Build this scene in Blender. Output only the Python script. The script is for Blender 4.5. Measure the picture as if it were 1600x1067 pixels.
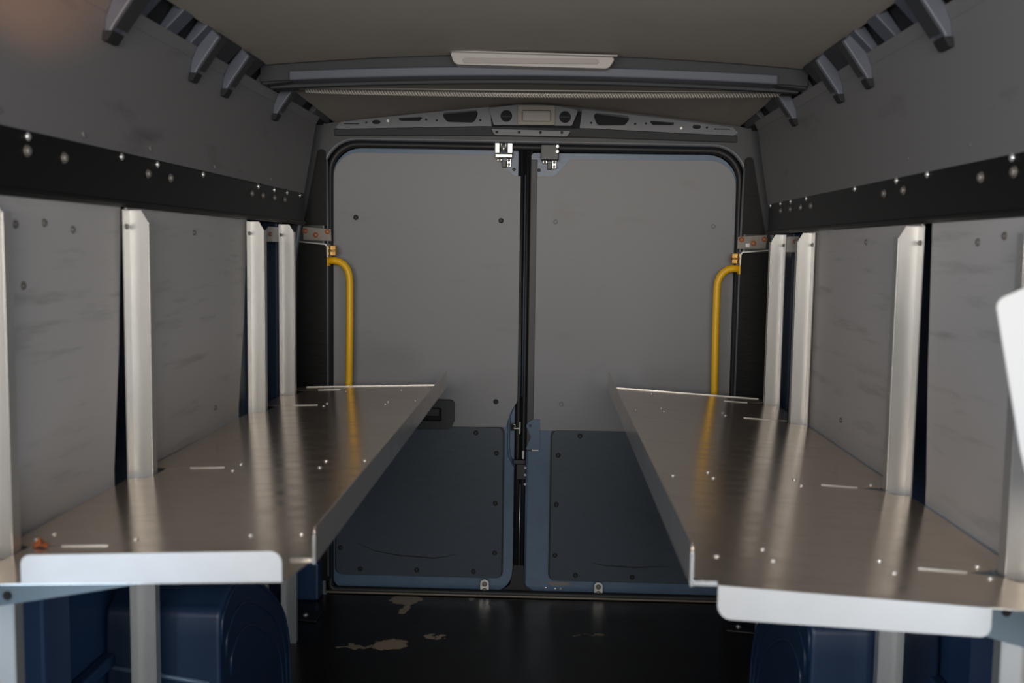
import bpy, bmesh, math, random
from mathutils import Vector, Matrix
random.seed(7)
sc = bpy.context.scene
for o in list(bpy.data.objects): bpy.data.objects.remove(o)

# ------------------------------------------------------------ camera, light, exposure
cam = bpy.data.cameras.new('camera'); camo = bpy.data.objects.new('camera', cam)
sc.collection.objects.link(camo); sc.camera = camo
cam.sensor_width = 36; cam.lens = 36; cam.clip_start = .05
R = ((0.999247, 0.036082, 0.014267), (-0.017442, 0.089271, 0.995855), (-0.034658, 0.995354, -0.089833))
mw = Matrix.Identity(4)
for i in range(3):
    mw[i][0] = R[0][i]; mw[i][1] = R[1][i]; mw[i][2] = -R[2][i]
mw.translation = (0.058, 0, 1.375)
camo.matrix_world = mw
cam.dof.use_dof = True; cam.dof.focus_distance = 3.9; cam.dof.aperture_fstop = 4.0

w = bpy.data.worlds.new('world'); sc.world = w; w.use_nodes = True
w.node_tree.nodes['Background'].inputs[0].default_value = (.62, .75, 1, 1)
w.node_tree.nodes['Background'].inputs[1].default_value = .3

def area(name, loc, target, sx, sy, power, col):
    l = bpy.data.lights.new(name, 'AREA'); l.shape = 'RECTANGLE'; l.size = sx; l.size_y = sy
    l.energy = power; l.color = col
    o = bpy.data.objects.new(name, l); sc.collection.objects.link(o)
    o.location = loc
    o.rotation_euler = (Vector(target) - Vector(loc)).to_track_quat('-Z', 'Y').to_euler()
    return o
area('windscreen_light', (0, -1.7, 1.5), (0, 2, 1.1), 1.7, .8, 105, (1, .93, .84))
area('right_side_door_light', (1.35, -.5, .85), (-.2, 3.0, .85), .9, 1.0, 30, (.80, .90, 1))
area('left_side_door_light', (-1.35, -.3, 1.3), (.7, 2.4, 1.0), .8, .7, 24, (.95, .97, 1))
area('left_low_door_light', (-1.25, .65, .5), (.75, 2.5, .45), .8, .6, 7, (.45, .70, 1))  # added blue fill for the lower right side, below the shelf
sp = bpy.data.lights.new('warm_reading_lamp', 'SPOT'); sp.energy = 48; sp.color = (1, .42, .16); sp.spot_size = .30; sp.spot_blend = 1; sp.shadow_soft_size = .02  # added spot, unseen, for the warm glow on the upper left lining
spo = bpy.data.objects.new('warm_reading_lamp', sp); sc.collection.objects.link(spo); spo.location = (-.3, .85, 1.5)
spo.rotation_euler = (Vector((-.79, 1.74, 1.82)) - spo.location).to_track_quat('-Z', 'Y').to_euler()

vs = sc.view_settings
vs.view_transform = 'Standard'; vs.look = 'None'; vs.gamma = 1; vs.exposure = 0; vs.use_curve_mapping = False

# ------------------------------------------------------------ materials
def mat(name, col, rough=.5, metal=0, noise=0, nscale=(8, 8, 8), nlo=.45, nhi=.7, dark=None, bump=0, bscale=60,
        spots=None, rnoise=0, coat=0, bstretch=None, spec=None):
    """spots: list of (x,y,z,rx,ry,rz,colour) worn places on the surface, in object space of the world"""
    m = bpy.data.materials.new(name); m.use_nodes = True
    nt = m.node_tree; N = nt.nodes; L = nt.links; b = N['Principled BSDF']
    b.inputs['Base Color'].default_value = (*col, 1); b.inputs['Roughness'].default_value = rough
    b.inputs['Metallic'].default_value = metal
    if spec is not None: b.inputs['Specular IOR Level'].default_value = spec
    if coat: b.inputs['Coat Weight'].default_value = coat
    geo = N.new('ShaderNodeNewGeometry')
    out = None
    if noise:
        mp = N.new('ShaderNodeMapping'); mp.inputs['Scale'].default_value = nscale
        L.new(geo.outputs['Position'], mp.inputs[0])
        n = N.new('ShaderNodeTexNoise'); n.inputs['Scale'].default_value = 1; n.inputs['Detail'].default_value = 8
        n.inputs['Roughness'].default_value = .65
        L.new(mp.outputs[0], n.inputs['Vector'])
        r = N.new('ShaderNodeMapRange'); r.inputs[1].default_value = nlo; r.inputs[2].default_value = nhi
        r.inputs[3].default_value = 0; r.inputs[4].default_value = noise
        L.new(n.outputs['Fac'], r.inputs[0])
        mx = N.new('ShaderNodeMix'); mx.data_type = 'RGBA'
        mx.inputs[6].default_value = (*col, 1); mx.inputs[7].default_value = (*(dark or [c * .3 for c in col]), 1)
        L.new(r.outputs[0], mx.inputs[0]); out = mx.outputs[2]
        if rnoise:
            rr = N.new('ShaderNodeMapRange'); rr.inputs[1].default_value = .3; rr.inputs[2].default_value = .7
            rr.inputs[3].default_value = rough - rnoise; rr.inputs[4].default_value = rough + rnoise
            L.new(n.outputs['Fac'], rr.inputs[0]); L.new(rr.outputs[0], b.inputs['Roughness'])
    if spots:
        wn = N.new('ShaderNodeTexNoise'); wn.inputs['Scale'].default_value = 22; wn.inputs['Detail'].default_value = 6
        L.new(geo.outputs['Position'], wn.inputs['Vector'])
        sb = N.new('ShaderNodeVectorMath'); sb.operation = 'SUBTRACT'; sb.inputs[1].default_value = (.5, .5, .5)
        L.new(wn.outputs['Color'], sb.inputs[0])
        sm = N.new('ShaderNodeVectorMath'); sm.operation = 'SCALE'; sm.inputs['Scale'].default_value = .11
        L.new(sb.outputs[0], sm.inputs[0])
        ad = N.new('ShaderNodeVectorMath'); L.new(geo.outputs['Position'], ad.inputs[0]); L.new(sm.outputs[0], ad.inputs[1])
        for (x, y, z, rx, ry, rz, c) in spots:
            mp = N.new('ShaderNodeVectorMath'); mp.operation = 'SUBTRACT'; mp.inputs[1].default_value = (x, y, z)
            L.new(ad.outputs[0], mp.inputs[0])
            dv = N.new('ShaderNodeVectorMath'); dv.operation = 'DIVIDE'; dv.inputs[1].default_value = (rx, ry, rz)
            L.new(mp.outputs[0], dv.inputs[0])
            ln = N.new('ShaderNodeVectorMath'); ln.operation = 'LENGTH'; L.new(dv.outputs[0], ln.inputs[0])
            mr = N.new('ShaderNodeMapRange'); mr.inputs[1].default_value = .92; mr.inputs[2].default_value = 1.08
            mr.inputs[3].default_value = 1; mr.inputs[4].default_value = 0
            L.new(ln.outputs['Value'], mr.inputs[0])
            mx = N.new('ShaderNodeMix'); mx.data_type = 'RGBA'; mx.inputs[7].default_value = (*c, 1)
            if out: L.new(out, mx.inputs[6])
            else: mx.inputs[6].default_value = (*col, 1)
            L.new(mr.outputs[0], mx.inputs[0]); out = mx.outputs[2]
    if out: L.new(out, b.inputs['Base Color'])
    if bump:
        mp = N.new('ShaderNodeMapping'); mp.inputs['Scale'].default_value = bstretch or (bscale,) * 3
        L.new(geo.outputs['Position'], mp.inputs[0])
        n = N.new('ShaderNodeTexNoise'); n.inputs['Scale'].default_value = 1; n.inputs['Detail'].default_value = 4
        L.new(mp.outputs[0], n.inputs['Vector'])
        bp = N.new('ShaderNodeBump'); bp.inputs['Strength'].default_value = bump; bp.inputs['Distance'].default_value = .002
        L.new(n.outputs['Fac'], bp.inputs['Height']); L.new(bp.outputs[0], b.inputs['Normal'])
    return m

BEIGE = (.42, .32, .22)
M = dict(
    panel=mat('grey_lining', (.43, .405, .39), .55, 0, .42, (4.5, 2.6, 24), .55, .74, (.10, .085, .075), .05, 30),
    upanel=mat('upper_grey_lining', (.165, .158, .155), .55, 0, .6, (2.5, 2.5, 9), .6, .76, (.06, .05, .05), .05, 30),  # darker copy of the lining; dimness of the upper walls is in the colour
    doorpanel=mat('grey_door_lining', (.235, .235, .245), .5, 0, .3, (3, 3, 7), .58, .8, (.12, .10, .09), .05, 25),
    paint=mat('blue_grey_paint', (.085, .138, .21), .38, 0, .35, (9, 9, 9), .5, .75, (.05, .06, .08), coat=.2),
    bodypaint=mat('grey_blue_body_paint', (.115, .122, .137), .42, 0, .3, (9, 9, 9), .5, .75, (.06, .06, .07)),
    bodydark=mat('dark_body_paint', (.036, .038, .042), .5),
    navy=mat('navy_body', (.016, .04, .095), .4),
    arch=mat('navy_arch_cover', (.010, .026, .062), .45, 0, .4, (6, 6, 6), .5, .7, (.006, .012, .03)),
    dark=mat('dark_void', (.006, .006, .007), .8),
    black=mat('black_rail', (.005, .005, .005), .42, spec=.22),
    rubber=mat('black_rubber', (.012, .012, .013), .55),
    trim=mat('black_pillar_trim', (.006, .006, .006), .5, spec=.2, bump=.5, bstretch=(15, 15, 90)),
    lower=mat('charcoal_door_panel', (.042, .056, .074), .48, 0, .3, (14, 14, 60), .5, .7, (.025, .032, .04), .15, 120),
    plastic=mat('black_plastic', (.012, .013, .014), .4),
    alu=mat('aluminium_post', (.56, .55, .53), .42, .75, .4, (30, 30, 3), .5, .8, (.4, .38, .35), .06, 80),
    flange=mat('flange_aluminium', (.44, .43, .42), .5, .6, .5, (12, 12, 12), .45, .75, (.38, .37, .36), .05, 60),
    dullalu=mat('dull_plate_aluminium', (.42, .41, .40), .6, .3, .3, (20, 20, 5), .5, .8, (.34, .33, .32)),
    legalu=mat('galvanised_steel', (.5, .52, .55), .45, .7, .2, (20, 20, 3)),
    sheet=mat('brushed_shelf_aluminium', (.74, .63, .53), .19, .84, .35, (8, 26, 8), .5, .75, (.46, .41, .36), .08, 1,
              rnoise=.05, bstretch=(14, 200, 14), spots=[(-.39, 2.875, .885, .05, .045, .05, (.75, .68, .58))]),
    bright=mat('bright_rivet', (.85, .84, .82), .25, .8),
    zinc=mat('zinc', (.50, .50, .48), .33, .9),
    steelgrey=mat('painted_steel_bracket', (.10, .135, .16), .45),
    plate=mat('dull_steel_plate', (.22, .20, .18), .5, .5, .4, (20, 20, 20), .5, .7, (.1, .08, .06)),
    copper=mat('rusty_screw', (.32, .13, .06), .5, .5),
    gold=mat('yellow_zinc', (.55, .32, .10), .4, .8),
    yellow=mat('yellow_paint', (.95, .53, .012), .4, 0, .25, (40, 40, 10), .55, .8, (.5, .24, .01)),
    ceil=mat('taupe_ceiling', (.34, .30, .255), .6, 0, .25, (3, 3, 3), .5, .8, (.15, .13, .115)),
    beam=mat('roof_bow_paint', (.03, .031, .034), .6, spec=.3),
    blue=mat('roof_bow_blue', (.06, .068, .09), .5),
    lampframe=mat('lamp_frame', (.30, .27, .25), .4),
    lamplens=mat('lamp_lens', (.22, .20, .18), .3),
    beige=mat('beige_lamp', (.22, .19, .15), .45),
    rope=mat('braided_rope', (.36, .33, .29), .7),
    floor=mat('black_floor', (.010, .0095, .009), .33, 0, .5, (5, 3, 5), .5, .75, (.022, .018, .015), .25, 40, rnoise=.08,
              spots=[(-.475, 3.89, 0, .058, .055, .2, BEIGE), (-.470, 3.80, 0, .022, .06, .2, BEIGE),
                     (-.475, 3.43, 0, .062, .052, .2, BEIGE), (-.58, 3.40, 0, .055, .018, .2, (.30, .24, .17)),
                     (-.345, 3.52, 0, .02, .018, .2, BEIGE), (-.305, 3.512, 0, .018, .016, .2, BEIGE),
                     (-.225, 3.93, 0, .03, .010, .2, (.4, .38, .35)), (.25, 3.585, 0, .035, .006, .2, (.2, .16, .12)),
                     (.19, 3.56, 0, .012, .006, .2, (.18, .14, .11)), (-.60, 3.09, 0, .045, .006, .2, (.06, .05, .04))]),
    sill=mat('sill_strip', (.20, .17, .14), .45, .4),
    orange=mat('orange_leaf', (.38, .10, .03), .7),
    sticker=mat('orange_sticker', (.45, .11, .04), .6),
)

# ------------------------------------------------------------ mesh helpers
ORG = {}
def tag(o, label=None, cat=None, group=None, kind=None):
    if label: o['label'] = label
    if cat: o['category'] = cat
    if group: o['group'] = group
    if kind: o['kind'] = kind
    return o
def link(name, data, org, parent):
    o = bpy.data.objects.new(name, data); sc.collection.objects.link(o)
    org = Vector(org)
    if parent is not None:
        o.parent = parent; o.location = org - ORG[parent]
    else: o.location = org
    ORG[o] = org
    return o
def empty(name, loc, **kw):
    o = link(name, None, loc, None); o.empty_display_size = .05; return tag(o, **kw)
class MB:
    def __init__(s): s.v = []; s.f = []; s.sm = []
    def add(s, vs, fs, smooth=False):
        k = len(s.v); s.v += [Vector(v) for v in vs]
        for f in fs: s.f.append([i + k for i in f]); s.sm.append(smooth)
        return s
    def box(s, x0, x1, y0, y1, z0, z1):
        vs = [(x, y, z) for x in (x0, x1) for y in (y0, y1) for z in (z0, z1)]
        return s.add(vs, [(0, 1, 3, 2), (4, 6, 7, 5), (0, 4, 5, 1), (2, 3, 7, 6), (0, 2, 6, 4), (1, 5, 7, 3)])
    def prism(s, poly, a, b, axis='y'):
        """poly in the two other axes, extruded a..b along axis"""
        def mk(u, v, t):
            return (t, u, v) if axis == 'x' else (u, t, v) if axis == 'y' else (u, v, t)
        n = len(poly); vs = [mk(u, v, a) for u, v in poly] + [mk(u, v, b) for u, v in poly]
        fs = [tuple(range(n)), tuple(range(2 * n - 1, n - 1, -1))] + [(i, (i + 1) % n, n + (i + 1) % n, n + i) for i in range(n)]
        return s.add(vs, fs)
    def tube(s, pts, r, n=10, closed=False, caps=True, rfun=None):
        pts = [Vector(p) for p in pts]; m = len(pts); rings = []
        up = None
        for i, p in enumerate(pts):
            if closed: t = pts[(i + 1) % m] - pts[i - 1]
            else: t = pts[min(i + 1, m - 1)] - pts[max(i - 1, 0)]
            t.normalize()
            if up is None: up = t.orthogonal().normalized()
            up = (up - t * up.dot(t)).normalized(); sd = t.cross(up)
            rr = rfun(i) if rfun else r
            rings.append([p + (up * math.cos(a) + sd * math.sin(a)) * rr for a in [2 * math.pi * j / n for j in range(n)]])
        fs = []
        for i in range(m if closed else m - 1):
            for j in range(n):
                a, b = i * n, ((i + 1) % m) * n
                fs.append((a + j, a + (j + 1) % n, b + (j + 1) % n, b + j))
        s.add([v for r_ in rings for v in r_], fs, True)
        if caps and not closed:
            k = len(s.v) - m * n
            s.f.append([k + j for j in range(n)][::-1]); s.sm.append(False)
            s.f.append([k + (m - 1) * n + j for j in range(n)]); s.sm.append(False)
        return s
    def cyl(s, p0, p1, r, n=12): return s.tube([p0, p1], r, n)
    def build(s, name, m, parent=None, bevel=0, seg=2, **kw):
        xs = [v.x for v in s.v]; ys = [v.y for v in s.v]; zs = [v.z for v in s.v]
        org = Vector(((min(xs) + max(xs)) / 2, (min(ys) + max(ys)) / 2, min(zs)))
        me = bpy.data.meshes.new(name)
        me.from_pydata([v - org for v in s.v], [], s.f)
        bm = bmesh.new(); bm.from_mesh(me); bmesh.ops.recalc_face_normals(bm, faces=bm.faces); bm.to_mesh(me); bm.free()
        for p, q in zip(me.polygons, s.sm): p.use_smooth = q
        me.materials.append(M[m])
        o = link(name, me, org, parent)
        if bevel:
            b = o.modifiers.new('bevel', 'BEVEL'); b.width = bevel; b.segments = seg; b.limit_method = 'ANGLE'; b.angle_limit = .6
        return tag(o, **kw)
def inst(src, name, org, parent, **kw):
    o = link(name, src.data, org, parent)
    for md in src.modifiers:
        q = o.modifiers.new('bevel', 'BEVEL'); q.width = md.width; q.segments = md.segments; q.limit_method = 'ANGLE'; q.angle_limit = .6
    return tag(o, **kw)

def rpoly(pts, n=6):
    """pts (u,v,r): polygon with rounded corners"""
    out = []; m = len(pts)
    for i in range(m):
        p = Vector(pts[i][:2]); r = pts[i][2] if len(pts[i]) > 2 else 0
        if not r: out.append((p.x, p.y)); continue
        a = (Vector(pts[i - 1][:2]) - p).normalized(); b = (Vector(pts[(i + 1) % m][:2]) - p).normalized()
        ang = math.acos(max(-1, min(1, a.dot(b)))); d = r / math.tan(ang / 2)
        c = p + (a + b).normalized() * (r / math.sin(ang / 2))
        s = p + a * d - c; e = p + b * d - c
        a0 = math.atan2(s.y, s.x); da = math.atan2(e.y, e.x) - a0
        da = (da + math.pi) % (2 * math.pi) - math.pi
        for k in range(n + 1):
            t = a0 + da * k / n; out.append((c.x + r * math.cos(t), c.y + r * math.sin(t)))
    return out
def circ(u, v, ru, rv=None, n=20):
    rv = rv or ru
    return [(u + ru * math.cos(2 * math.pi * i / n), v + rv * math.sin(2 * math.pi * i / n)) for i in range(n)]
def rrect(x0, x1, z0, z1, r, n=5): return rpoly([(x0, z0, r), (x1, z0, r), (x1, z1, r), (x0, z1, r)], n)
def plate(outline, holes, t0, t1, mp, bev=0):
    """flat plate with real holes; mp(u,v,t) -> world"""
    cu = bpy.data.curves.new('c', 'CURVE'); cu.dimensions = '2D'; cu.fill_mode = 'BOTH'
    cu.extrude = (t1 - t0) / 2
    for poly in [outline] + list(holes):
        sp = cu.splines.new('POLY'); sp.points.add(len(poly) - 1)
        for p, (u, v) in zip(sp.points, poly): p.co = (u, v, 0, 1)
        sp.use_cyclic_u = True
    o = bpy.data.objects.new('c', cu); sc.collection.objects.link(o)
    dg = bpy.context.evaluated_depsgraph_get()
    me = bpy.data.meshes.new_from_object(o.evaluated_get(dg))
    bm = bmesh.new(); bm.from_mesh(me); bmesh.ops.remove_doubles(bm, verts=bm.verts, dist=1e-6)
    mb = MB(); mid = (t0 + t1) / 2
    mb.add([mp(v.co.x, v.co.y, v.co.z + mid) for v in bm.verts], [tuple(v.index for v in f.verts) for f in bm.faces])
    bm.free(); bpy.data.objects.remove(o); bpy.data.curves.remove(cu); bpy.data.meshes.remove(me)
    return mb
XZ = lambda u, v, t: (u, t, v)           # plate facing the camera, thickness along depth

def bolt_src(name, r, h, axis, m, org, parent, hexa=False, **kw):
    """domed or hex bolt head; axis = direction it sticks out"""
    a = Vector(axis); b = MB(); n = 6 if hexa else 10
    o = Vector(org)
    b.tube([o, o + a * h * .25], r * 1.25, 12)
    b.tube([o + a * h * .25, o + a * h * .8, o + a * h], r, n, rfun=lambda i: [r, r * .92, r * .6][i])
    return b.build(name, m, parent, **kw)
def row(name, r, h, axis, m, pts, parent, hexa=False, **kw):
    src = bolt_src(name, r, h, axis, m, pts[0], parent, hexa, **kw)
    d = ORG[src] - Vector(pts[0])
    for p in pts[1:]: inst(src, name, Vector(p) + d, parent, **kw)
    return src

# ============================================================ SETTING
NEAR = -.55      # floor and roof run on towards the cab
SIDE = 1.15      # the side walls begin behind the side doorways
fl = MB().box(-.98, .98, NEAR, 3.965, -.03, 0).build('floor', 'floor', kind='structure')
tr = MB().box(-.86, .86, 3.945, 3.968, .0001, .008).build('trim_1', 'sill', kind='structure', bevel=.002)

# ---- side walls
def wall(side):
    s = -1 if side == 'left' else 1
    dz = 0 if s < 0 else -.011
    X = lambda a: s * a
    def bx(mb, xa, xb, *r): return mb.box(min(X(xa), X(xb)), max(X(xa), X(xb)), *r)
    wl = MB(); bx(wl, .96, .985, SIDE, 3.93, 0, 2.0)
    wl = wl.build('wall_' + side, 'navy', kind='structure')
    mb = MB(); bx(mb, .96, .985, NEAR, SIDE, 0, .2); mb.build('doorway_sill', 'navy', wl)  # unseen low strip, added to block light near the floor
    # body pillars in the wall, behind the lining
    for (ya, yb) in ((1.88, 1.99), (3.12, 3.22), (3.60, 3.72)):
        p = MB(); bx(p, .90, .959, ya, yb, 0, 1.83); p.build('body_pillar', 'navy', wl, bevel=.008)
    p = MB(); bx(p, .875, .959, 3.24, 3.34, .5, 1.43); p.build('body_pillar', 'paint', wl, bevel=.02)
    pp = MB(); bx(pp, .93, .959, SIDE, 3.9, .40, .43); pp.build('body_ledge', 'navy', wl, bevel=.005)
    # upper lining panel, leaning inwards
    zb, zt = 1.56 + dz, 1.818 + dz * .4
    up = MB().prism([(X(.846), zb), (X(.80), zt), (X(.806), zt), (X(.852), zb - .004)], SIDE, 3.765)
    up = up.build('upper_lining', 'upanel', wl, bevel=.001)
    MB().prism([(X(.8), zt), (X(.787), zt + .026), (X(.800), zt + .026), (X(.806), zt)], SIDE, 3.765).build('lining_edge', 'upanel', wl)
    # cant rail void with its webs and roof ribs
    zs = 1.845 + dz * .4
    MB().prism([(X(.812), zs - .01), (X(.765), zs + .075), (X(.93), zs + .075), (X(.93), zs - .01)], SIDE, 3.93).build('cant_rail', 'dark', wl)  # dark block; shade of the rail holes put into its colour
    for ya, yb, mm in ((1.3, 1.6, 'blue'), (1.75, 1.9, 'blue'), (2.06, 2.15, 'blue'), (2.265, 2.33, 'blue'), (2.42, 2.46, 'blue'), (2.50, 2.69, 'beam'), (2.74, 2.90, 'beam'), (3.0, 3.07, 'blue'), (3.24, 3.50, 'beam'), (3.655, 3.93, 'bodydark')):
        MB().prism([(X(.790), zs - .003), (X(.745), zs + .042), (X(.762), zs + .065), (X(.809), zs)], ya, yb).build('cant_rail_web', mm, wl, bevel=.003)
    for k, y in enumerate((2.01, 2.475, 2.715, 3.21)):
        w_ = .034 if k else .05
        prof = [(X(.752), 1.888), (X(.732), 1.868), (X(.785), 1.793), (X(.797), 1.770), (X(.808), 1.770), (X(.803), 1.81), (X(.790), 1.842)]
        rb = MB().prism(prof, y - w_ / 2, y + w_ / 2).build('roof_rib', 'blue', wl, bevel=.004)
        MB().prism([(X(.786), 1.783), (X(.799), 1.763), (X(.809), 1.763), (X(.808), 1.783)], y - w_ / 2 - .002, y + w_ / 2 + .004).build('rib_foot', 'dark', rb, bevel=.002)
        MB().prism([(X(.730), 1.866), (X(.784), 1.790), (X(.788), 1.793), (X(.734), 1.870)], y - w_ / 2 + .004, y + w_ / 2 + .012).build('rib_flange', 'beam', rb)  # dark plate over the rib's underside; the shade there is painted
    # lower lining panels between the posts
    if s < 0: pans = [(SIDE, 2.155, 2.095), (2.185, 3.065, 2.965)]
    else: pans = [(SIDE, 2.165, 2.125), (2.225, 3.08, 3.08)]
    for i, (ya, ybt, ybb) in enumerate(pans):
        yaa = ya; 
        mb = MB()
        if s > 0 and i == 1:
            q = [(ya, 1.452 + dz), (3.205, 1.452 + dz), (3.19, 1.15), (3.105, .8), (ya, .8)]
        else:
            q = [(ya, 1.452 + dz), (ybt, 1.452 + dz), ((ybt * .6 + ybb * .4), 1.15), (ybb, .9), (ybb, .8), (ya, .8)]
        mb.prism(q, X(.850), X(.856), 'x').build('lower_lining', 'panel', wl, bevel=.001)
    row('lining_screw', .006, .004, (-s, 0, 0), 'plate', [(X(.8495), y, z) for y, z in ((1.72, 1.405), (1.82, 1.41), (1.93, 1.40), (1.74, 1.30), (2.6, 1.405), (2.75, .93))], wl)
    row('lining_button', .008, .002, (-s, 0, .17), 'upanel', [(X(.8465 - (z - 1.56) * .178), y, z) for y, z in ((1.66, 1.592), (1.97, 1.585), (2.3, 1.59), (2.75, 1.585), (3.3, 1.59))], wl)
    MB().tube([(X(.866), 3.80, 1.60), (X(.873), 3.80, 1.45), (X(.895), 3.80, 1.30), (X(.905), 3.80, .6)], .009, 8).build('wall_edge_tube', 'bodypaint', wl)
    # wheel arch
    arc = [(2.27, .02), (2.265, .47), (2.30, .545), (2.38, .572), (2.48, .555), (2.60, .50), (2.74, .415), (2.84, .33), (2.895, .22), (2.91, .1), (2.915, .02)]
    def cr_(p, q, r_, t_, u): return .5 * (2 * q + (r_ - p) * u + (2 * p - 5 * q + 4 * r_ - t_) * u * u + (3 * q - p - 3 * r_ + t_) * u ** 3)
    sm = [arc[0]]
    for i in range(1, len(arc) - 2):
        for u in (0, .25, .5, .75): sm.append(tuple(cr_(arc[i - 1][c], arc[i][c], arc[i + 1][c], arc[i + 2][c], u) for c in (0, 1)))
    arc = sm + arc[-2:]
    ar = MB(); n = len(arc); xi, xo = (.685, .955) if s < 0 else (.665, .955)
    ar.prism(arc, X(xi), X(xo), 'x'); ao = ar.build('wheel_arch', 'arch', wl, bevel=.03, seg=5)
    for p in ao.data.polygons: p.use_smooth = True
    ao.modifiers.new('normals', 'WEIGHTED_NORMAL')
    cen = (2.55, .02)
    for sc_ in (.97, .86, .74):
        pts = [(X(xi - .001), cen[0] + (y - cen[0]) * sc_, cen[1] + (z - cen[1]) * sc_) for y, z in arc[1:]]
        MB().tube(pts, .004, 6).build('arch_rib', 'arch', ao)
    MB().tube([(X(.95), 2.262, .398), (X(.71), 2.262, .364)], .006, 6).build('arch_seam', 'paint', ao)  # pale tube paints the highlight along the arch ledge
    return wl
wall('left'); wall('right')

wf = MB().box(-.98, .98, NEAR - .02, NEAR, 0, 1.22).build('wall_front', 'dark', kind='structure', bevel=.002)  # unseen partition, added to keep low light off the post legs

# ---- black mounting rails with their bolts
def rail(side):
    s = -1 if side == 'left' else 1
    dz = 0 if s < 0 else -.0115
    xf = .8415 if s < 0 else .8465
    r = empty('mounting_rail', (s * .86, 1.6, 1.45 + dz), label='long black bolted steel rail along the %s wall, above the post tops' % side, cat='rail', group='black mounting rails on the side walls')
    lo, hi = sorted((s * xf, s * .90))
    MB().box(lo, hi, SIDE, 3.752, 1.452 + dz, 1.5665 + dz).build('rail_body', 'black', r, bevel=.003)
    lo, hi = sorted((s * (xf - .006), s * (xf - .0005)))
    MB().box(lo, hi, SIDE, 3.752, 1.456 + dz, 1.466 + dz).build('rail_lip', 'black', r, bevel=.002)
    if s < 0:
        top = [1.755, 2.143, 2.34, 2.65, 3.155, 3.34, 3.504, 3.685]; low = [1.75, 1.885, 2.283, 2.419, 3.086, 3.204, 3.339, 3.469]; zt, zl = 1.556, 1.531
    else:
        top = [1.802, 2.196, 2.387, 2.706, 3.21, 3.412, 3.561, 3.72]; low = [1.79, 1.924, 2.336, 2.468, 3.145, 3.271, 3.408, 3.548]; zt, zl = 1.543, 1.518
    row('screw', .0062, .004, (-s, 0, 0), 'bright', [(s * xf, y, zt) for y in top], r, label='small bright screw head')
    row('bolt', .0085, .007, (-s, 0, 0), 'plate', [(s * xf, y, zl) for y in low], r, hexa=True, label='dull hexagon bolt head')
rail('left'); rail('right')

# ---- ceiling
def vault(y0, y1, zc, drop, th, xh=.81, zc2=None, drop2=None, ex=1.9):
    mb = MB(); n = 24; vs = []
    for y, c, d in ((y0, zc, drop), (y1, zc2 or zc, drop2 or drop)):
        for t in (0, th):
            for i in range(n + 1):
                x = -xh + 2 * xh * i / n; vs.append((x, y, c - d * (abs(x) / xh) ** ex + t))
    m = n + 1; fs = []
    for i in range(n):
        fs.append((i, i + 1, 2 * m + i + 1, 2 * m + i)); fs.append((m + i, m + i + 1, 3 * m + i + 1, 3 * m + i))
        fs.append((i, i + 1, m + i + 1, m + i)); fs.append((2 * m + i, 2 * m + i + 1, 3 * m + i + 1, 3 * m + i))
    fs += [(0, m, 3 * m, 2 * m), (n, m + n, 3 * m + n, 2 * m + n)]
    return mb.add(vs, fs)
ce = vault(NEAR, 4.02, 2.0, .03, .01, .97).build('ceiling', 'beam', kind='structure')
vault(NEAR, 2.93, 1.919, .034, .004, .752).build('ceiling_lining', 'ceil', ce)
vault(3.06, 3.955, 1.928, .050, .004, .765, 1.921, .077, 1.25).build('ceiling_lining', 'ceil', ce)
tr2 = vault(2.955, 2.97, 1.872, .030, .06, .775).build('trim_2', 'beam', kind='structure')
vault(2.94, 3.02, 1.862, .018, .027, .69).build('roof_bow_flange', 'blue', tr2, bevel=.004)
vault(3.021, 3.05, 1.855, .022, .06, .765).build('roof_bow_back', 'beam', tr2)
for s in (-1, 1):
    MB().prism([(s * .685, 1.846), (s * .69, 1.885), (s * .765, 1.885), (s * .785, 1.85), (s * .775, 1.835)], 2.971, 3.02).build('roof_bow_end', 'beam', tr2, bevel=.006)

# ---- ceiling light trough
cl = empty('ceiling_light', (0, 2.9, 1.87), label='long slim grey strip lamp on the ceiling edge ahead of the roof bow', cat='lamp')
plate(rpoly([(-.226, 1.917, .006), (-.214, 1.883, .02), (.214, 1.875, .02), (.232, 1.905, .006)], 4), [], 2.890, 2.938, XZ).build('lamp_housing', 'lampframe', cl, bevel=.003)
plate(rrect(-.190, .185, 1.886, 1.900, .007), [], 2.885, 2.8895, XZ).build('lamp_lens', 'lamplens', cl, bevel=.002)
MB().prism([(-.232, 1.9155), (-.232, 1.919), (.236, 1.909), (.236, 1.9055)], 2.875, 2.8895).build('lamp_rim', 'lampframe', cl, label='pale upper rim')

# ---- cross rod with braided rope
rd = empty('cross_rod', (0, 3.2, 1.85), label='thin rod wrapped in grey braided rope across the van under the roof bow', cat='rod')
MB().tube([(-.794, 3.19, 1.851), (0, 3.19, 1.8475), (.786, 3.19, 1.851)], .0035, 8).build('rod', 'zinc', rd)
hb = MB()
for ph in (0, math.pi):
    pts = []
    N_ = 1300
    for i in range(N_):
        t = i / (N_ - 1); x = -.70 + 1.45 * t
        z = 1.8475 + .0035 * (abs(x) / .79) ** 1.5 - .006 * math.sin(math.pi * t) ** .5 + .003
        a = t * 170 * math.pi + ph
        pts.append((x, 3.19 + .0050 * math.cos(a), z + .0050 * math.sin(a)))
    hb.tube(pts, .0032, 5)
hb.build('braided_rope', 'rope', rd)
tb = MB().tube([(-.785, 3.19, 1.861), (-.3, 3.19, 1.860), (.2, 3.19, 1.859), (.785, 3.19, 1.861)], .0022, 6).build('wire', 'rope', rd)

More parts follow.
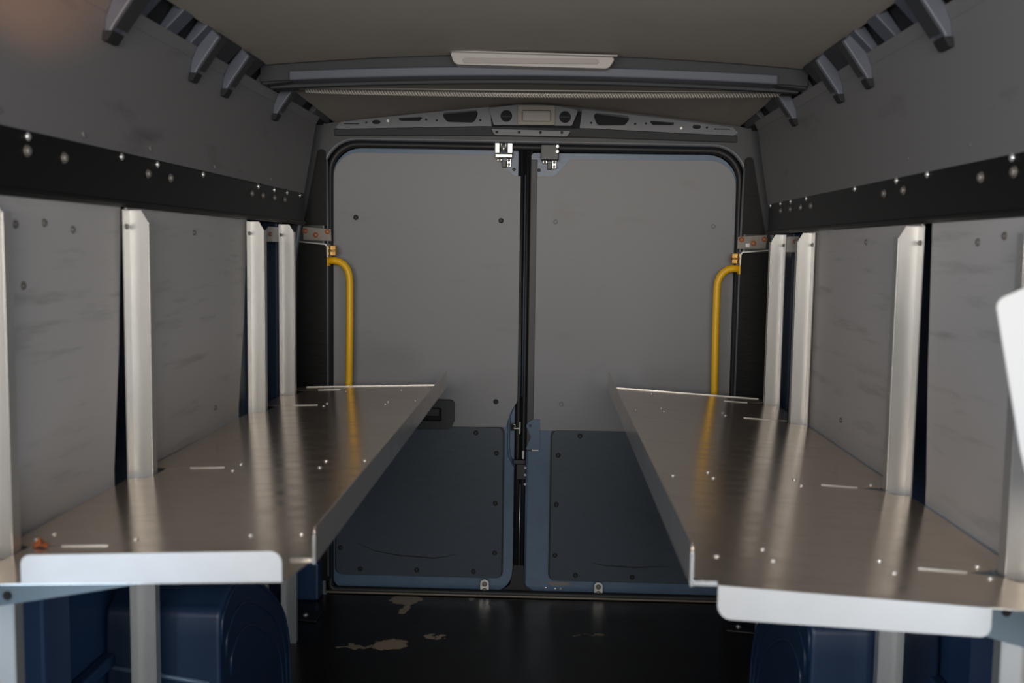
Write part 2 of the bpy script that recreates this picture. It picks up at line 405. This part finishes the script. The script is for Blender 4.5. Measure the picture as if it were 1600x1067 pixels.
# ---- rear wall round the doors
holes = [rpoly([(-.812, -.01, .02), (.798, -.01, .02), (.798, 1.775, .13), (-.812, 1.788, .13)], 8)]
top = [(x, 1.935 - .09 * (abs(x + .005) / .77) ** 1.6) for x in [.80 - i * .08 for i in range(21)]]
bk = plate([(-.955, 0), (.955, 0), (.93, 1.8), (.84, 1.85)] + top + [(-.84, 1.85), (-.93, 1.8)], [holes[0]], 3.93, 3.95, XZ)
bk = bk.build('wall_back', 'bodydark', kind='structure')
MB().box(-.985, .985, 4.14, 4.16, -.05, 2.02).box(-.985, .985, 3.966, 4.139, -.05, -.014).box(-.985, -.962, 3.951, 4.139, -.013, 2.0).box(.962, .985, 3.951, 4.139, -.013, 2.0).build('wall_back_outer', 'dark', bk)  # dark boxes behind the doors, added to stop world light leaking in
def loop(inset, n=8, x0=-.812, x1=.798, z0=-.01, zl=1.788, zr=1.775, r=.13):
    return rpoly([(x0 + inset, z0 + inset, .02), (x1 - inset, z0 + inset, .02), (x1 - inset, zr - inset, r - inset), (x0 + inset, zl - inset, r - inset)], n)
MB().tube([(x, 3.938, z) for x, z in loop(-.001)], .009, 8, closed=True).build('frame_lip', 'bodypaint', bk)
MB().tube([(x, 3.972, z) for x, z in loop(.018)], .013, 8, closed=True).build('door_seal', 'rubber', bk)
# header: pierced plate, raised middle box, ledge
def sid(x): return 1.922 - .078 * (abs(x + .005) / .765) ** 1.2
out = [(-.165, 1.822), (-.175, 1.908)] + [(x, sid(x) - .001) for x in (-.25, -.35, -.45, -.55, -.65, -.74)] + [(-.76, 1.826), (-.74, 1.815)]
hl = [rpoly([(-.362, 1.884, .012), (-.336, 1.850, .022), (-.232, 1.848, .022), (-.214, 1.896, .012)], 5),
      rpoly([(-.535, 1.862, .004), (-.51, 1.8525, .01), (-.44, 1.8525, .01), (-.425, 1.868, .004)], 4),
      circ(-.605, 1.847, .016, .008), circ(-.643, 1.845, .004), circ(-.21, 1.858, .004), circ(-.375, 1.856, .004), circ(-.415, 1.858, .004),
      rrect(-.73, -.67, 1.838, 1.842, .002)]
hd = plate(out, hl, 3.918, 3.926, XZ).build('header_plate', 'bodypaint', bk, bevel=.001)
hr = [[(-x - .002, z - .006) for x, z in reversed(q)] for q in [out] + hl]
hr[0] = [(x, z) for x, z in hr[0]]
plate(hr[0], hr[1:], 3.918, 3.926, XZ).build('header_plate', 'bodypaint', bk, bevel=.001)
MB().prism([(-.75, 1.822), (-.19, 1.835), (.19, 1.832), (.74, 1.812), (.74, 1.835), (.4, 1.865), (0, 1.915), (-.4, 1.875), (-.74, 1.845)], 3.9265, 3.9295).build('header_recess', 'dark', bk)
box_o = [(-.188, 1.905), (-.07, 1.919), (.07, 1.917), (.165, 1.899), (.138, 1.839), (-.165, 1.841)]
plate(rpoly([(x, z, .008) for x, z in [(-.178, 1.9), (-.07, 1.914), (.07, 1.912), (.158, 1.896), (.135, 1.838), (-.158, 1.838)]], 4),
      [circ(-.111, 1.872, .022), circ(.109, 1.870, .022)], 3.897, 3.917, XZ).build('header_box', 'bodypaint', bk, bevel=.003)
for x in (-.111, .109):
    hx = MB().tube([(x, 3.9065, 1.871), (x, 3.9155, 1.871)], .0215, 18).build('speaker_recess', 'dark', bk)  # dark disc set inside the round hole
    MB().tube([(x, 3.9058, 1.871), (x, 3.900, 1.871)], .004, 8).build('recess_stud', 'beam', hx)
    MB().box(x - .019, x + .019, 3.902, 3.906, 1.868, 1.873).build('recess_bar', 'beam', hx)
MB().prism([(-.765, 1.795), (-.2, 1.80), (.2, 1.797), (.755, 1.785), (.755, 1.81), (.2, 1.832), (-.2, 1.836), (-.765, 1.82)], 3.915, 3.93).build('header_channel', 'beam', bk, bevel=.003)
lg = plate(rpoly([(-.166, 1.822, .002), (-.154, 1.800, .012), (.118, 1.797, .012), (.13, 1.817, .002)], 4), [circ(x, 1.811, .005) for x in (-.145, -.062, .018, .098)], 3.885, 3.9, XZ)
lg.build('header_ledge', 'bodypaint', bk, bevel=.002)
row('ledge_clip', .005, .004, (0, -1, 0), 'beam', [(x, 3.896, 1.811) for x in (-.145, -.062, .018, .098)], bk)
row('header_stud', .004, .004, (0, -1, 0), 'bright', [(-.561, 3.917, 1.852), (.545, 3.917, 1.836)], bk)
# pillar trims
def pillar(s):
    a = [(-.826, 1.737), (-.782, 1.738), (-.781, 1.455), (-.884, 1.455), (-.871, 1.507)]
    a = [(-.828, 1.742, .014), (-.800, 1.744, .014), (-.790, 1.455, .004), (-.884, 1.455, .004)]
    b = [(-.905, 1.387, .01), (-.782, 1.383, .01), (-.782, .06, .01), (-.925, .06, .01)]
    f = (lambda q: q) if s < 0 else (lambda q: [(-x - .012, z - .012, r) for x, z, r in q])
    plate(rpoly(f(a), 4), [], 3.917, 3.929, XZ).build('upper_pillar_trim', 'trim', bk, bevel=.002)
    t = plate(rpoly(f(b), 4), [], 3.915, 3.929, XZ).build('lower_pillar_trim', 'trim', bk, bevel=.002)
    for k in range(12):
        z = 1.33 - k * .042; x0, x1 = sorted((s * .89 , s * .80))
        MB().box(x0 + .006 * s, x1 + .006 * s, 3.912, 3.9155, z, z + .006).build('trim_ridge', 'trim', t)
    xx = s * .795 - (.004 if s < 0 else .0)
    MB().tube([(xx + .006 * s * -1, 3.918, 1.70), (xx + .008, 3.918, 1.4), (xx + .008, 3.918, .08)] if s < 0 else [(.786, 3.918, 1.69), (.780, 3.918, 1.4), (.776, 3.918, .08)], .005, 6).build('pillar_edge', 'bodypaint', t)
pillar(-1); pillar(1)
for s in (-1, 1):
    x0, x1 = sorted((s * .93, s * .815)); MB().box(x0, x1, 3.85, 3.929, .0001, .15).build('pillar_foot', 'navy', bk, bevel=.01)

# ============================================================ REAR DOORS
def leaf(k):
    L = k == 1
    if L: xo, xi, zt = -.790, -.066, 1.757
    else: xo, xi, zt = .775, -.016, 1.745
    root = empty('door_%d' % k, ((xo + xi) / 2, 4.03, .0), kind='structure')
    q = [(xo, .002, .05), (xi, .002, .09), (xi, zt, .012), (xo, zt, .115)]
    if not L: q = [(xi, .002, .05), (xo, .002, .05), (xo, zt, .115), (xi, zt, .012)]
    fr = plate(rpoly(q, 7), [], 4.0, 4.05, XZ).build('door_frame', 'paint', root, bevel=.008, seg=3)
    # upper lining
    if L:
        u = [(-.786, .664, .008), (-.10, .676, .0), (-.084, .735, .03), (-.046, .795, .02), (-.048, 1.655, .01), (-.088, 1.657, .03), (-.146, 1.722, .01), (-.150, 1.735, 0), (-.784, 1.739, .10)]
    else:
        u = [(.008, .69, .0), (.028, .666, .012), (.772, .656, .008), (.770, 1.722, .10), (.140, 1.722, 0), (.128, 1.715, .01), (.075, 1.657, .03), (.007, 1.657, .01)]
    plate(rpoly(u, 6), [], 3.990, 3.9995, XZ).build('upper_lining', 'doorpanel', root, bevel=.0015)
    pts = [(-.696, 1.489), (-.13, 1.484), (-.141, .776), (-.69, .78)] if L else [(.081, 1.482), (.688, 1.473), (.116, .771), (.69, .76)]
    row('panel_stud', .0085, .005, (0, -1, 0), 'rubber' if L else 'doorpanel', [(x, 3.9895, z) for x, z in pts], root)
    # lower panel with a raised pocket edge
    if L: b = (-.775, -.110, .064, .674)
    else: b = (.082, .735, .060, .668)
    plate(rrect(b[0] - .006, b[1] + .006, b[2] - .003, b[3] + .006, .03), [], 3.996, 3.9995, XZ).build('panel_gasket', 'rubber', root)
    lp = plate(rrect(*b, .026), [], 3.987, 3.9955, XZ).build('lower_panel', 'lower', root, bevel=.002)
    if L:
        pts = [(-.218, .651), (-.136, .571), (-.138, .369), (-.138, .168), (-.222, .09), (-.449, .09), (-.677, .089), (-.757, .174)]
        pk = [(-.70, .20), (-.62, .165), (-.52, .148), (-.43, .143), (-.38, .140), (-.33, .148), (-.28, .163)]
    else:
        pts = [(.192, .647), (.108, .568), (.104, .37), (.102, .164), (.185, .085), (.41, .083), (.633, .081)]
        pk = [(.24, .138), (.30, .128), (.36, .125), (.42, .122), (.48, .127), (.56, .128)]
    row('rivet', .0085, .006, (0, -1, 0), 'rubber', [(x, 3.9865, z) for x, z in pts], root)
    # bulged door pocket pressed in the panel: thin lip
    mb = MB(); n = len(pk)
    mb.tube([(x, 3.9875, z) for x, z in pk], .003, 6, rfun=lambda i: .0032 * math.sin(math.pi * (i + .3) / (n - .4)))
    mb.build('pocket_edge', 'rubber', lp)
    # bottom hinge guide plates
    px = -.176 if L else .277
    hp = plate(rrect(px - .017, px + .017, -.0, .062, .015), [], 3.972, 3.980, XZ).build('guide_plate', 'zinc', root, bevel=.001)
    row('guide_screw', .0085, .003, (0, -1, 0), 'plate', [(px, 3.972, .044), (px, 3.972, .018)], hp)
    MB().box(px - .010, px + .010, 3.981, 3.9995, .02, .05).build('guide_spacer', 'zinc', hp)
    # latch at the top of the leaf
    lx = -.115 if L else .062
    la = empty_part('top_latch', (lx, 3.97, 1.69), root)
    dz = 0 if L else -.006
    if L:
        for (x0, x1) in ((-.155, -.136), (-.107, -.087)):
            MB().box(x0, x1, 3.94, 3.99, 1.738, 1.787).build('latch_bracket', 'zinc', la, bevel=.002)
        MB().tube([(-.131, 3.95, 1.745), (-.131, 3.95, 1.775), (-.126, 3.95, 1.783), (-.118, 3.95, 1.783), (-.113, 3.95, 1.775), (-.113, 3.95, 1.745)], .003, 8).build('latch_hoop', 'zinc', la)
        MB().tube([(-.122, 3.955, 1.743), (-.122, 3.955, 1.773)], .006, 10).build('latch_pin', 'bright', la)
        MB().box(-.155, -.087, 3.95, 3.99, 1.722, 1.737).build('latch_base', 'zinc', la, bevel=.003)
    else:
        MB().box(.020, .088, 3.93, 3.988, 1.713, 1.772).build('latch_block', 'plastic', la, bevel=.003)
        MB().box(.068, .087, 3.945, 3.985, 1.7725, 1.785).build('latch_bracket', 'zinc', la, bevel=.002)
        row('latch_screw', .004, .003, (0, -1, 0), 'bright', [(.083, 3.9295, 1.765), (.083, 3.9295, 1.745)], la)
    x0 = -.147 if L else -.008 + .035
    MB().box(x0, x0 + .018, 3.975, 3.999, 1.709 + dz, 1.7205 + dz).build('latch_lug', 'zinc', la, bevel=.002)
    MB().box(x0 + .036, x0 + .054, 3.975, 3.999, 1.690 + dz, 1.7205 + dz).build('latch_lug', 'zinc', la, bevel=.002)
    MB().box(x0 + .0185, x0 + .0355, 3.965, 3.999, 1.687 + dz, 1.712 + dz).build('latch_catch', 'plastic', la, bevel=.002)
    row('latch_rivet', .0045, .003, (0, -1, 0), 'plate', [(x0 + .009, 3.9745, 1.714 + dz), (x0 + .045, 3.9745, 1.698 + dz), (x0 + .045, 3.9745, 1.714 + dz)], la)
    row('drain_plug', .0055, .002, (0, -1, 0), 'rubber', [(-.083, 3.9995, 1.682) if L else (.014, 3.9995, 1.680)], root)
    if L:
        # recessed black pull handle
        h = empty_part('pull_handle', (-.38, 3.97, .655), root)
        plate(rpoly([(-.46, .665, .012), (-.315, .668, .02), (-.302, .70, .02), (-.302, .782, .018), (-.46, .784, .012)], 5), [rrect(-.435, -.352, .70, .752, .006)], 3.955, 3.9865, XZ).build('handle_surround', 'plastic', h, bevel=.004)
        MB().box(-.445, -.345, 3.976, 3.984, .69, .76).build('handle_cup', 'dark', h)
        MB().box(-.43, -.36, 3.957, 3.975, .715, .75).build('handle_grip', 'plastic', h, bevel=.005)
        # curved pressing at the lock
        MB().tube([(-.046, 4.0, .80), (-.07, 3.999, .765), (-.088, 3.998, .72), (-.090, 3.998, .60), (-.085, 3.998, .56), (-.066, 4.0, .52)], .006, 8).build('lock_pressing', 'paint', root)
    else:
        MB().box(-.018, .008, 3.995, 4.001, .58, 1.72).build('edge_strip', 'bodydark', root, bevel=.002)
        plate(rpoly([(-.02, .59, .002), (.034, .59, .002), (.034, .71, .004), (.006, .71, .02), (-.02, .69, .02), (-.02, .64, .02)], 4), [circ(-.004, .685, .006)], 3.982, 3.9945, XZ).build('striker_cover', 'paint', root, bevel=.003)
        MB().box(.004, .030, 3.981, 3.987, .584, .589).build('bright_edge', 'bright', root)
        sf = plate([(.074, .052), (.172, .052), (.162, .038), (.09, .036)], [], 3.998, 3.9995, XZ).build('worn_patch', 'plate', root, label='bright scuffed paint')
        row('bottom_screw', .004, .003, (0, -1, 0), 'bright', [(.068, 3.9995, .025), (.106, 3.9995, .022), (.128, 3.9995, .022)], root)
    return root
def empty_part(name, loc, parent):
    o = link(name, None, loc, parent); o.empty_display_size = .03; return o
d1 = leaf(1); d2 = leaf(2)
# centre seam: rubber seals and lock
MB().tube([(-.052, 3.998, z) for z in (.09, .6, 1.2, 1.77)], .010, 8).build('centre_seal', 'rubber', d1)
MB().tube([(-.030, 3.995, z) for z in (.05, .6, 1.2, 1.77)], .009, 8).build('centre_seal', 'rubber', d1)
MB().box(-.066, -.012, 4.012, 4.03, .0, 1.77).build('seam_backing', 'dark', d1)
MB().prism([(-.125, .003), (.035, .003), (-.015, .035), (-.022, .12), (-.06, .12), (-.075, .04)], 3.985, 3.994).build('seam_foot', 'rubber', d1)
MB().tube([(-.0405, 3.988, z) for z in (.10, .45)], .0028, 6).build('bright_lock_rod', 'zinc', d2)
MB().tube([(-.0165, 3.990, z) for z in (.05, .58)], .0035, 6).build('seam_bead', 'paint', d2)
MB().tube([(-.038, 3.988, z) for z in (.80, 1.66)], .0022, 6).build('seam_bead', 'paint', d1)
lk = empty_part('centre_lock', (-.03, 3.98, .5), d2)
MB().box(-.070, -.020, 3.965, 3.989, .532, .550).build('lock_cap', 'plastic', lk, bevel=.003)
MB().box(-.056, -.018, 3.97, 3.989, .470, .531).build('lock_case', 'plastic', lk, bevel=.003)
row('lock_screw', .0035, .003, (0, -1, 0), 'bright', [(-.021, 3.9695, .518), (-.021, 3.9695, .489), (-.021, 3.9695, .452)], lk)
MB().box(-.034, -.026, 3.975, 3.985, .552, .585).build('lock_tongue', 'zinc', lk, bevel=.001)
ct = empty_part('catch', (-.06, 3.98, .67), d1)
MB().box(-.080, -.062, 3.978, 3.9895, .664, .690).build('catch_pocket', 'dark', ct)
MB().tube([(-.08, 3.973, .692), (-.064, 3.973, .690), (-.062, 3.973, .682), (-.070, 3.973, .677)], .0035, 6).build('catch_hook', 'zinc', ct)
MB().box(-.068, -.046, 3.970, 3.975, .673, .677).build('catch_bar', 'zinc', ct)
MB().box(-.047, -.042, 3.968, 3.976, .652, .700).build('catch_plate', 'zinc', ct, bevel=.001)

# header lamp
hlp = empty('header_lamp', (0, 3.89, 1.83), label='small rectangular beige lamp in the middle of the header above the rear doors', cat='lamp')
plate(rrect(-.068, .071, 1.838, 1.910, .008), [rrect(-.052, .056, 1.851, 1.893, .006)], 3.884, 3.8965, XZ).build('lamp_frame', 'beige', hlp, bevel=.003)
MB().box(-.0515, .0555, 3.889, 3.8965, 1.8515, 1.8925).build('lamp_lens', 'lamplens', hlp, bevel=.003)

# ============================================================ POSTS
def post(s, y, z0, label):
    x = lambda a: s * a
    zt = 1.446 if s < 0 else 1.435
    r = empty('aluminium_post', (x(.82), y, z0), label=label, cat='post', group='aluminium posts carrying the shelves')
    # web facing the camera with a chamfered top on the aisle side
    MB().prism([(x(.838), z0), (x(.80), z0), (x(.80), zt - .022), (x(.813), zt), (x(.838), zt)], y - .0015, y + .0015).build('web', 'alu', r)
    # wall flange towards the camera, aisle flange away from it
    lo, hi = sorted((x(.8405), x(.8380)))
    MB().box(lo, hi, y - .034, y + .0015, z0, zt).build('wall_flange', 'alu', r)
    lo, hi = sorted((x(.7975), x(.7999)))
    MB().box(lo, hi, y - .0015, y + .026, z0, zt - .024).build('aisle_flange', 'alu', r, bevel=.0008)
    row('post_bolt', .005, .005, (-s, 0, 0), 'plate', [(x(.838), y - .018, zt - .035)], r, hexa=True)
    return r
for (y, z0, l) in ((1.585, .0, 'bright aluminium post cut by the left edge of the photo, left shelf near end'),
                   (2.172, .0, 'tall bright aluminium post between the two scuffed left wall panels'),
                   (3.062, .0, 'aluminium post third along the left wall, nearer of the far pair'),
                   (3.422, .0, 'farthest aluminium post on the left wall, beside the black pillar')):
    post(-1, y, z0, l)
for (y, z0, l) in ((1.630, .0, 'bright aluminium post at the right edge of the photo below the angled plate'),
                   (2.212, .0, 'tall white-lit aluminium post between the two right wall panels'),
                   (3.096, .0, 'aluminium post third along the right wall, nearer of the far pair'),
                   (3.468, .0, 'farthest aluminium post on the right wall, beside the black pillar')):
    post(1, y, z0, l)
# tie tabs joining the far pairs of posts
for s, y, n in ((-1, 3.33, 'left'), (1, 3.36, 'right')):
    t = plate(rpoly([(y - .10, 1.388, 0), (y + .06, 1.388, 0), (y + .06, 1.436, 0), (y - .06, 1.436, .02), (y - .10, 1.42, .01)], 4) if s < 0 else
              rpoly([(y - .13, 1.378, 0), (y + .08, 1.378, 0), (y + .08, 1.428, 0), (y - .09, 1.428, .02), (y - .13, 1.41, .01)], 4), [], .8415, .845, lambda u, v, t_, s=s: (s * t_, u, v))
    o = t.build('tie_plate', 'plate', None, label='dull metal tie plate behind the tops of the far %s posts' % n, cat='plate', group='tie plates between the far posts')
    bolt_src('tie_bolt', .006, .005, (-s, 0, 0), 'copper', (s * .8412, y - .04, 1.412), o)

# ============================================================ SHELVES
def shelf(side):
    s = -1 if side == 'left' else 1
    if s < 0:
        xi, z0, k = -.30, .891, .035
        zf = lambda x: z0 + k * (x - xi)
        posts = [1.585, 2.172, 3.062, 3.422]; slots = [1.627, 2.236, 3.162, 3.515]
        Y0, Y1, yf = 1.545, 3.60, 1.435; fl_x = (.32, .705)
        lab = 'brushed aluminium shelf along the left wall with upturned front flange and orange scrap'
    else:
        xi, z0, k = .276, .895, -.059
        zf = lambda x: z0 + k * (x - xi)
        posts = [1.630, 2.212, 3.096, 3.468]; slots = [1.632, 2.220, 3.115, 3.465]
        Y0, Y1, yf = 1.468, 3.585, 1.462; fl_x = (.312, .705)
        lab = 'brushed aluminium shelf along the right wall with downturned front flange and orange sticker'
    r = empty('shelf', (s * .55, 2.5, .80), label=lab, cat='shelf', group='aluminium shelves along both walls')
    ax = abs(xi)
    mp = lambda u, v, t: (s * u, v, zf(s * u) + t)
    # outline, u = |x|
    pts = [(ax, Y1), (ax, Y0 if s < 0 else 1.50), (fl_x[0], yf), (.838, yf)]
    holes = []
    for py, sy in zip(posts, slots):
        a, b = py - .040, py + .032
        m1, m2 = sy - .0022, sy + .0022
        if s < 0: pts += [(.838, a), (.796, a + .006), (.791, b), (.791, m1), (.745, m1), (.745, m2), (.791, m2), (.838, m2 + .02)]
        else: pts += [(.838, a), (.800, a + .012), (.792, py - .008)] + ([(.745, m1), (.745, m2)] if m1 > py - .008 else []) + [(.792, max(b, m2 + .004)), (.838, b + .004)]
    pts += [(.838, Y1)]
    plate(pts, [], -.002, 0, mp).build('shelf_sheet', 'sheet', r)
    # upstand along the aisle
    h = .050 if s < 0 else .056
    mb = MB(); ya, yb = (Y0 - .003, 3.54) if s < 0 else (1.468, 3.42)
    q = [(ya, -.012), (ya, h - .008), (ya + .008, h), (Y1, h if 0 else h), (Y1, -.012)]
    q = [(ya, -.009), (ya, h - .006), (ya + .006, h), (Y1, h), (Y1, -.009)]
    lo = MB().prism([(y, z0 + t) for y, t in q], xi - (.003 if s < 0 else 0), xi + (0 if s < 0 else .003), 'x')
    lo = MB().prism([(y, z0 + t) for y, t in q], min(xi - s * .003, xi), max(xi - s * .003, xi), 'x').build('upstand', 'sheet', r, bevel=.001)
    # bright cut end of the upstand
    x0, x1 = sorted((xi - s * .004, xi + s * .0005)); 
    MB().box(x0, x1, ya - .002, ya - .0001, z0 - .006, z0 + h - .012).build('cut_edge', 'bright', r, label='bright cut edge of the upstand')
    x0, x1 = sorted((xi, xi + s * .035))
    MB().box(x0, x1, ya - .006, ya - .003, z0 - .004, z0 + .003).build('cut_edge', 'bright', r, label='bright cut edge of the upstand')
    # flange across the near end
    (a, b) = fl_x
    if s < 0: q = [(a, 0, 0), (a, .046, .018), (b, .044, .014), (b, 0, 0)]
    else: q = [(a, .0, .002), (a, -.050, .020), (b, -.044, .016), (b, .0, .002)]
    flp = plate(rpoly(q, 6), [], yf - .003, yf, lambda u, v, t: (s * u, t, zf(s * u) + v)).build('end_flange', 'flange', r, bevel=.001)
    # far edge fold
    MB().prism([(s * u, zf(s * u) + t) for u, t in ((ax, .0), (ax, .0028), (.80, .0028), (.80, .0))], Y1, Y1 + .002).build('far_fold', 'alu', r)
    # cantilever gussets with tabs through the slots
    for sy in slots:
        g = MB().prism([(s * .795, zf(s * .795) - .003), (s * .44, zf(s * .44) - .003), (s * .44, zf(s * .44) - .012), (s * .795, zf(s * .795) - .090)], sy - .0015, sy + .0015)
        g = g.build('gusset', 'steelgrey', r)
        MB().prism([(s * u, zf(s * u) + t) for u, t in ((.738, .0002), (.660, .0002), (.660, .0018), (.738, .0018))], sy - .0015, sy + .0015).build('tab', 'alu', g)
        MB().prism([(s * u, zf(s * u) + t) for u, t in ((.79, -.0025), (.44, -.0025), (.44, -.0055), (.79, -.0055))], sy + .0016, sy + .03).build('gusset_flange', 'steelgrey', g)
    dp = .075 if s < 0 else .105; yb_ = 1.525 if s < 0 else 1.57
    fb = MB().prism([(s * .38, zf(s * .38) - .004), (s * .858, zf(s * .858) - .004), (s * .858, zf(s * .858) - dp)], yb_, yb_ + .003).build('front_bracket', 'steelgrey', r)
    bolt_src('bracket_bolt', .006, .003, (0, -1, 0), 'dark', (s * .776, yb_ - .0005, .826), fb)  # dark disc in place of the bracket's hole, its shade as colour
    if s < 0: rv = [(-.628, 1.661), (-.438, 1.68), (-.352, 1.684), (-.631, 2.201), (-.633, 2.27), (-.442, 2.221), (-.443, 2.291), (-.354, 2.292), (-.635, 3.136), (-.636, 3.189), (-.445, 3.154), (-.444, 3.208), (-.36, 3.226), (-.633, 3.47), (-.442, 3.478), (-.351, 3.549), (-.80, 1.665), (-.786, 1.70)]
    else: rv = [(.607, 1.658), (.61, 1.595), (.419, 1.67), (.423, 1.608), (.333, 1.607), (.61, 2.255), (.61, 2.193), (.419, 2.256), (.422, 2.2), (.334, 2.193), (.608, 3.184), (.607, 3.13), (.416, 3.177), (.417, 3.114), (.33, 3.109), (.419, 3.507), (.77, 1.67), (.78, 2.26), (.765, 1.608)]
    row('shelf_rivet', .0046, .003, (0, 0, 1), 'bright', [(x, y, zf(x)) for x, y in rv], r)
    if s > 0:
        MB().prism([(1.575, .902), (1.60, .901), (1.625, .934), (1.605, .938)], .2735, .2745 - .0, 'x').build('sticker', 'sticker', r, label='small orange sticker')
    return r, zf
shL, zL = shelf('left'); shR, zR = shelf('right')

# orange scrap on the left shelf
lf = MB()
zz = zL(-.775) + .0005
lf.add([(-.80, 1.628, zz), (-.783, 1.612, zz + .001), (-.765, 1.616, zz + .006), (-.742, 1.606, zz + .001), (-.746, 1.622, zz + .009), (-.770, 1.640, zz + .004), (-.782, 1.636, zz + .018), (-.79, 1.642, zz + .003)],
       [(0, 1, 6, 7), (1, 2, 6), (2, 5, 6), (2, 3, 4), (2, 4, 5), (5, 7, 6)])
lf.v = [Vector((-.772 + (v.x + .772) * .55, 1.625 + (v.y - 1.625) * .7, zz + (v.z - zz) * .7)) for v in lf.v]
lf = lf.build('leaf_scrap', 'orange', label='crumpled orange-brown scrap lying on the left shelf beside the nearest slot', cat='scrap')
md = lf.modifiers.new('thick', 'SOLIDIFY'); md.thickness = .0012; md.offset = 1

# ============================================================ YELLOW GRAB HANDLES
def handle(s):
    side = 'left' if s < 0 else 'right'
    P = (lambda x, z: (x, z)) if s < 0 else (lambda x, z: (-x - .008, z - .008))
    Y = 3.885
    r = empty('grab_handle', (*[s * .77, Y], .85), label='yellow tubular grab handle beside the %s rear door, curving down behind the %s shelf' % (side, side), cat='handle', group='yellow grab handles by the rear doors')
    pts = [(-.778, 1.322), (-.755, 1.322), (-.738, 1.318), (-.722, 1.307), (-.709, 1.290), (-.702, 1.268), (-.700, 1.24), (-.700, 1.1), (-.702, .9), (-.703, .84), (-.708, .815), (-.72, .80), (-.74, .795), (-.775, .795)]
    MB().tube([(P(x, z)[0], Y, P(x, z)[1]) for x, z in pts], .0138, 14).build('pipe', 'yellow', r)
    for z in (1.322, .795):
        x, zz = P(-.783, z); a, b = sorted((x, x + s * -.006))
        MB().box(a, b, Y - .02, Y + .02, zz - .022, zz + .024).build('mounting_foot', 'yellow', r, bevel=.004)
    # steel angle bracket, screw plate
    x0, z0 = P(-.787, 1.322)
    a, b = sorted((x0, x0 - s * .004 * -1))
    MB().prism([P(-.884, 1.394), P(-.782, 1.385), P(-.774, 1.377), P(-.774, 1.335), P(-.778, 1.335), P(-.779, 1.374), P(-.785, 1.381), P(-.884, 1.390)], 3.84, 3.913).build('angle_bracket', 'zinc', r)
    pl = plate([P(-.883, 1.398), P(-.775, 1.396), P(-.777, 1.441), P(-.886, 1.450)], [], 3.908, 3.914, XZ).build('screw_plate', 'plate', r, bevel=.001, label='dull steel plate with rusty screws')
    row('plate_screw', .009, .004, (0, -1, 0), 'copper', [(P(x, z)[0], 3.9075, P(x, z)[1]) for x, z in ((-.876, 1.433), (-.835, 1.418), (-.79, 1.431))], pl)
    x, z = P(-.762, 1.352)
    MB().box(x - .011, x + .011, 3.87, 3.90, z - .012, z + .028).build('clamp', 'gold', r, bevel=.003)
    MB().cyl((x - .02, 3.866, z + .007), (x + .022, 3.866, z + .007), .0035, 8).build('clamp_pin', 'gold', r)
    if s > 0:
        MB().box(.798, .812, 3.9035, 3.9072, 1.395, 1.408).build('paper_tag', 'bright', pl, label='small white tag')
handle(-1); handle(1)

# ============================================================ NEAR RIGHT ANGLED PLATE, FLOOR TIE-DOWNS
ap = empty('angled_plate', (.75, 1.25, 1.15), label='blurred bright aluminium plate with a slanting edge at the right edge of the photo', cat='plate')
plate(rpoly([(.594, 1.322, .014), (.70, 1.372, .01), (.838, 1.39, 0), (.838, 1.05, 0), (.66, 1.05, 0), (.634, 1.14, .02)], 5), [], 1.248, 1.252, XZ).build('plate_face', 'dullalu', ap, bevel=.001)
MB().box(.8385, .842, 1.22, 1.28, .0, 1.43).build('plate_post', 'alu', ap)
MB().box(.8425, .8495, 1.235, 1.265, 1.1, 1.3).build('wall_packer', 'legalu', ap)
for s, x, n in ((-1, -.823, 'left'), (1, .775, 'right')):
    t = empty('tie_down', (x, 3.67, 0), label='small black floor tie-down with a bright bolt in the %s rear corner' % n, cat='tie-down', group='floor tie-downs in the rear corners')
    MB().prism([(x + .05, 3.62), (x + .05, 3.72), (x - .04, 3.73), (x - .05, 3.64)], .0, .008, 'z').build('base', 'rubber', t, bevel=.003)
    bolt_src('tie_down_bolt', .009, .008, (0, 0, 1), 'bright', (x, 3.67, .008), t, True)
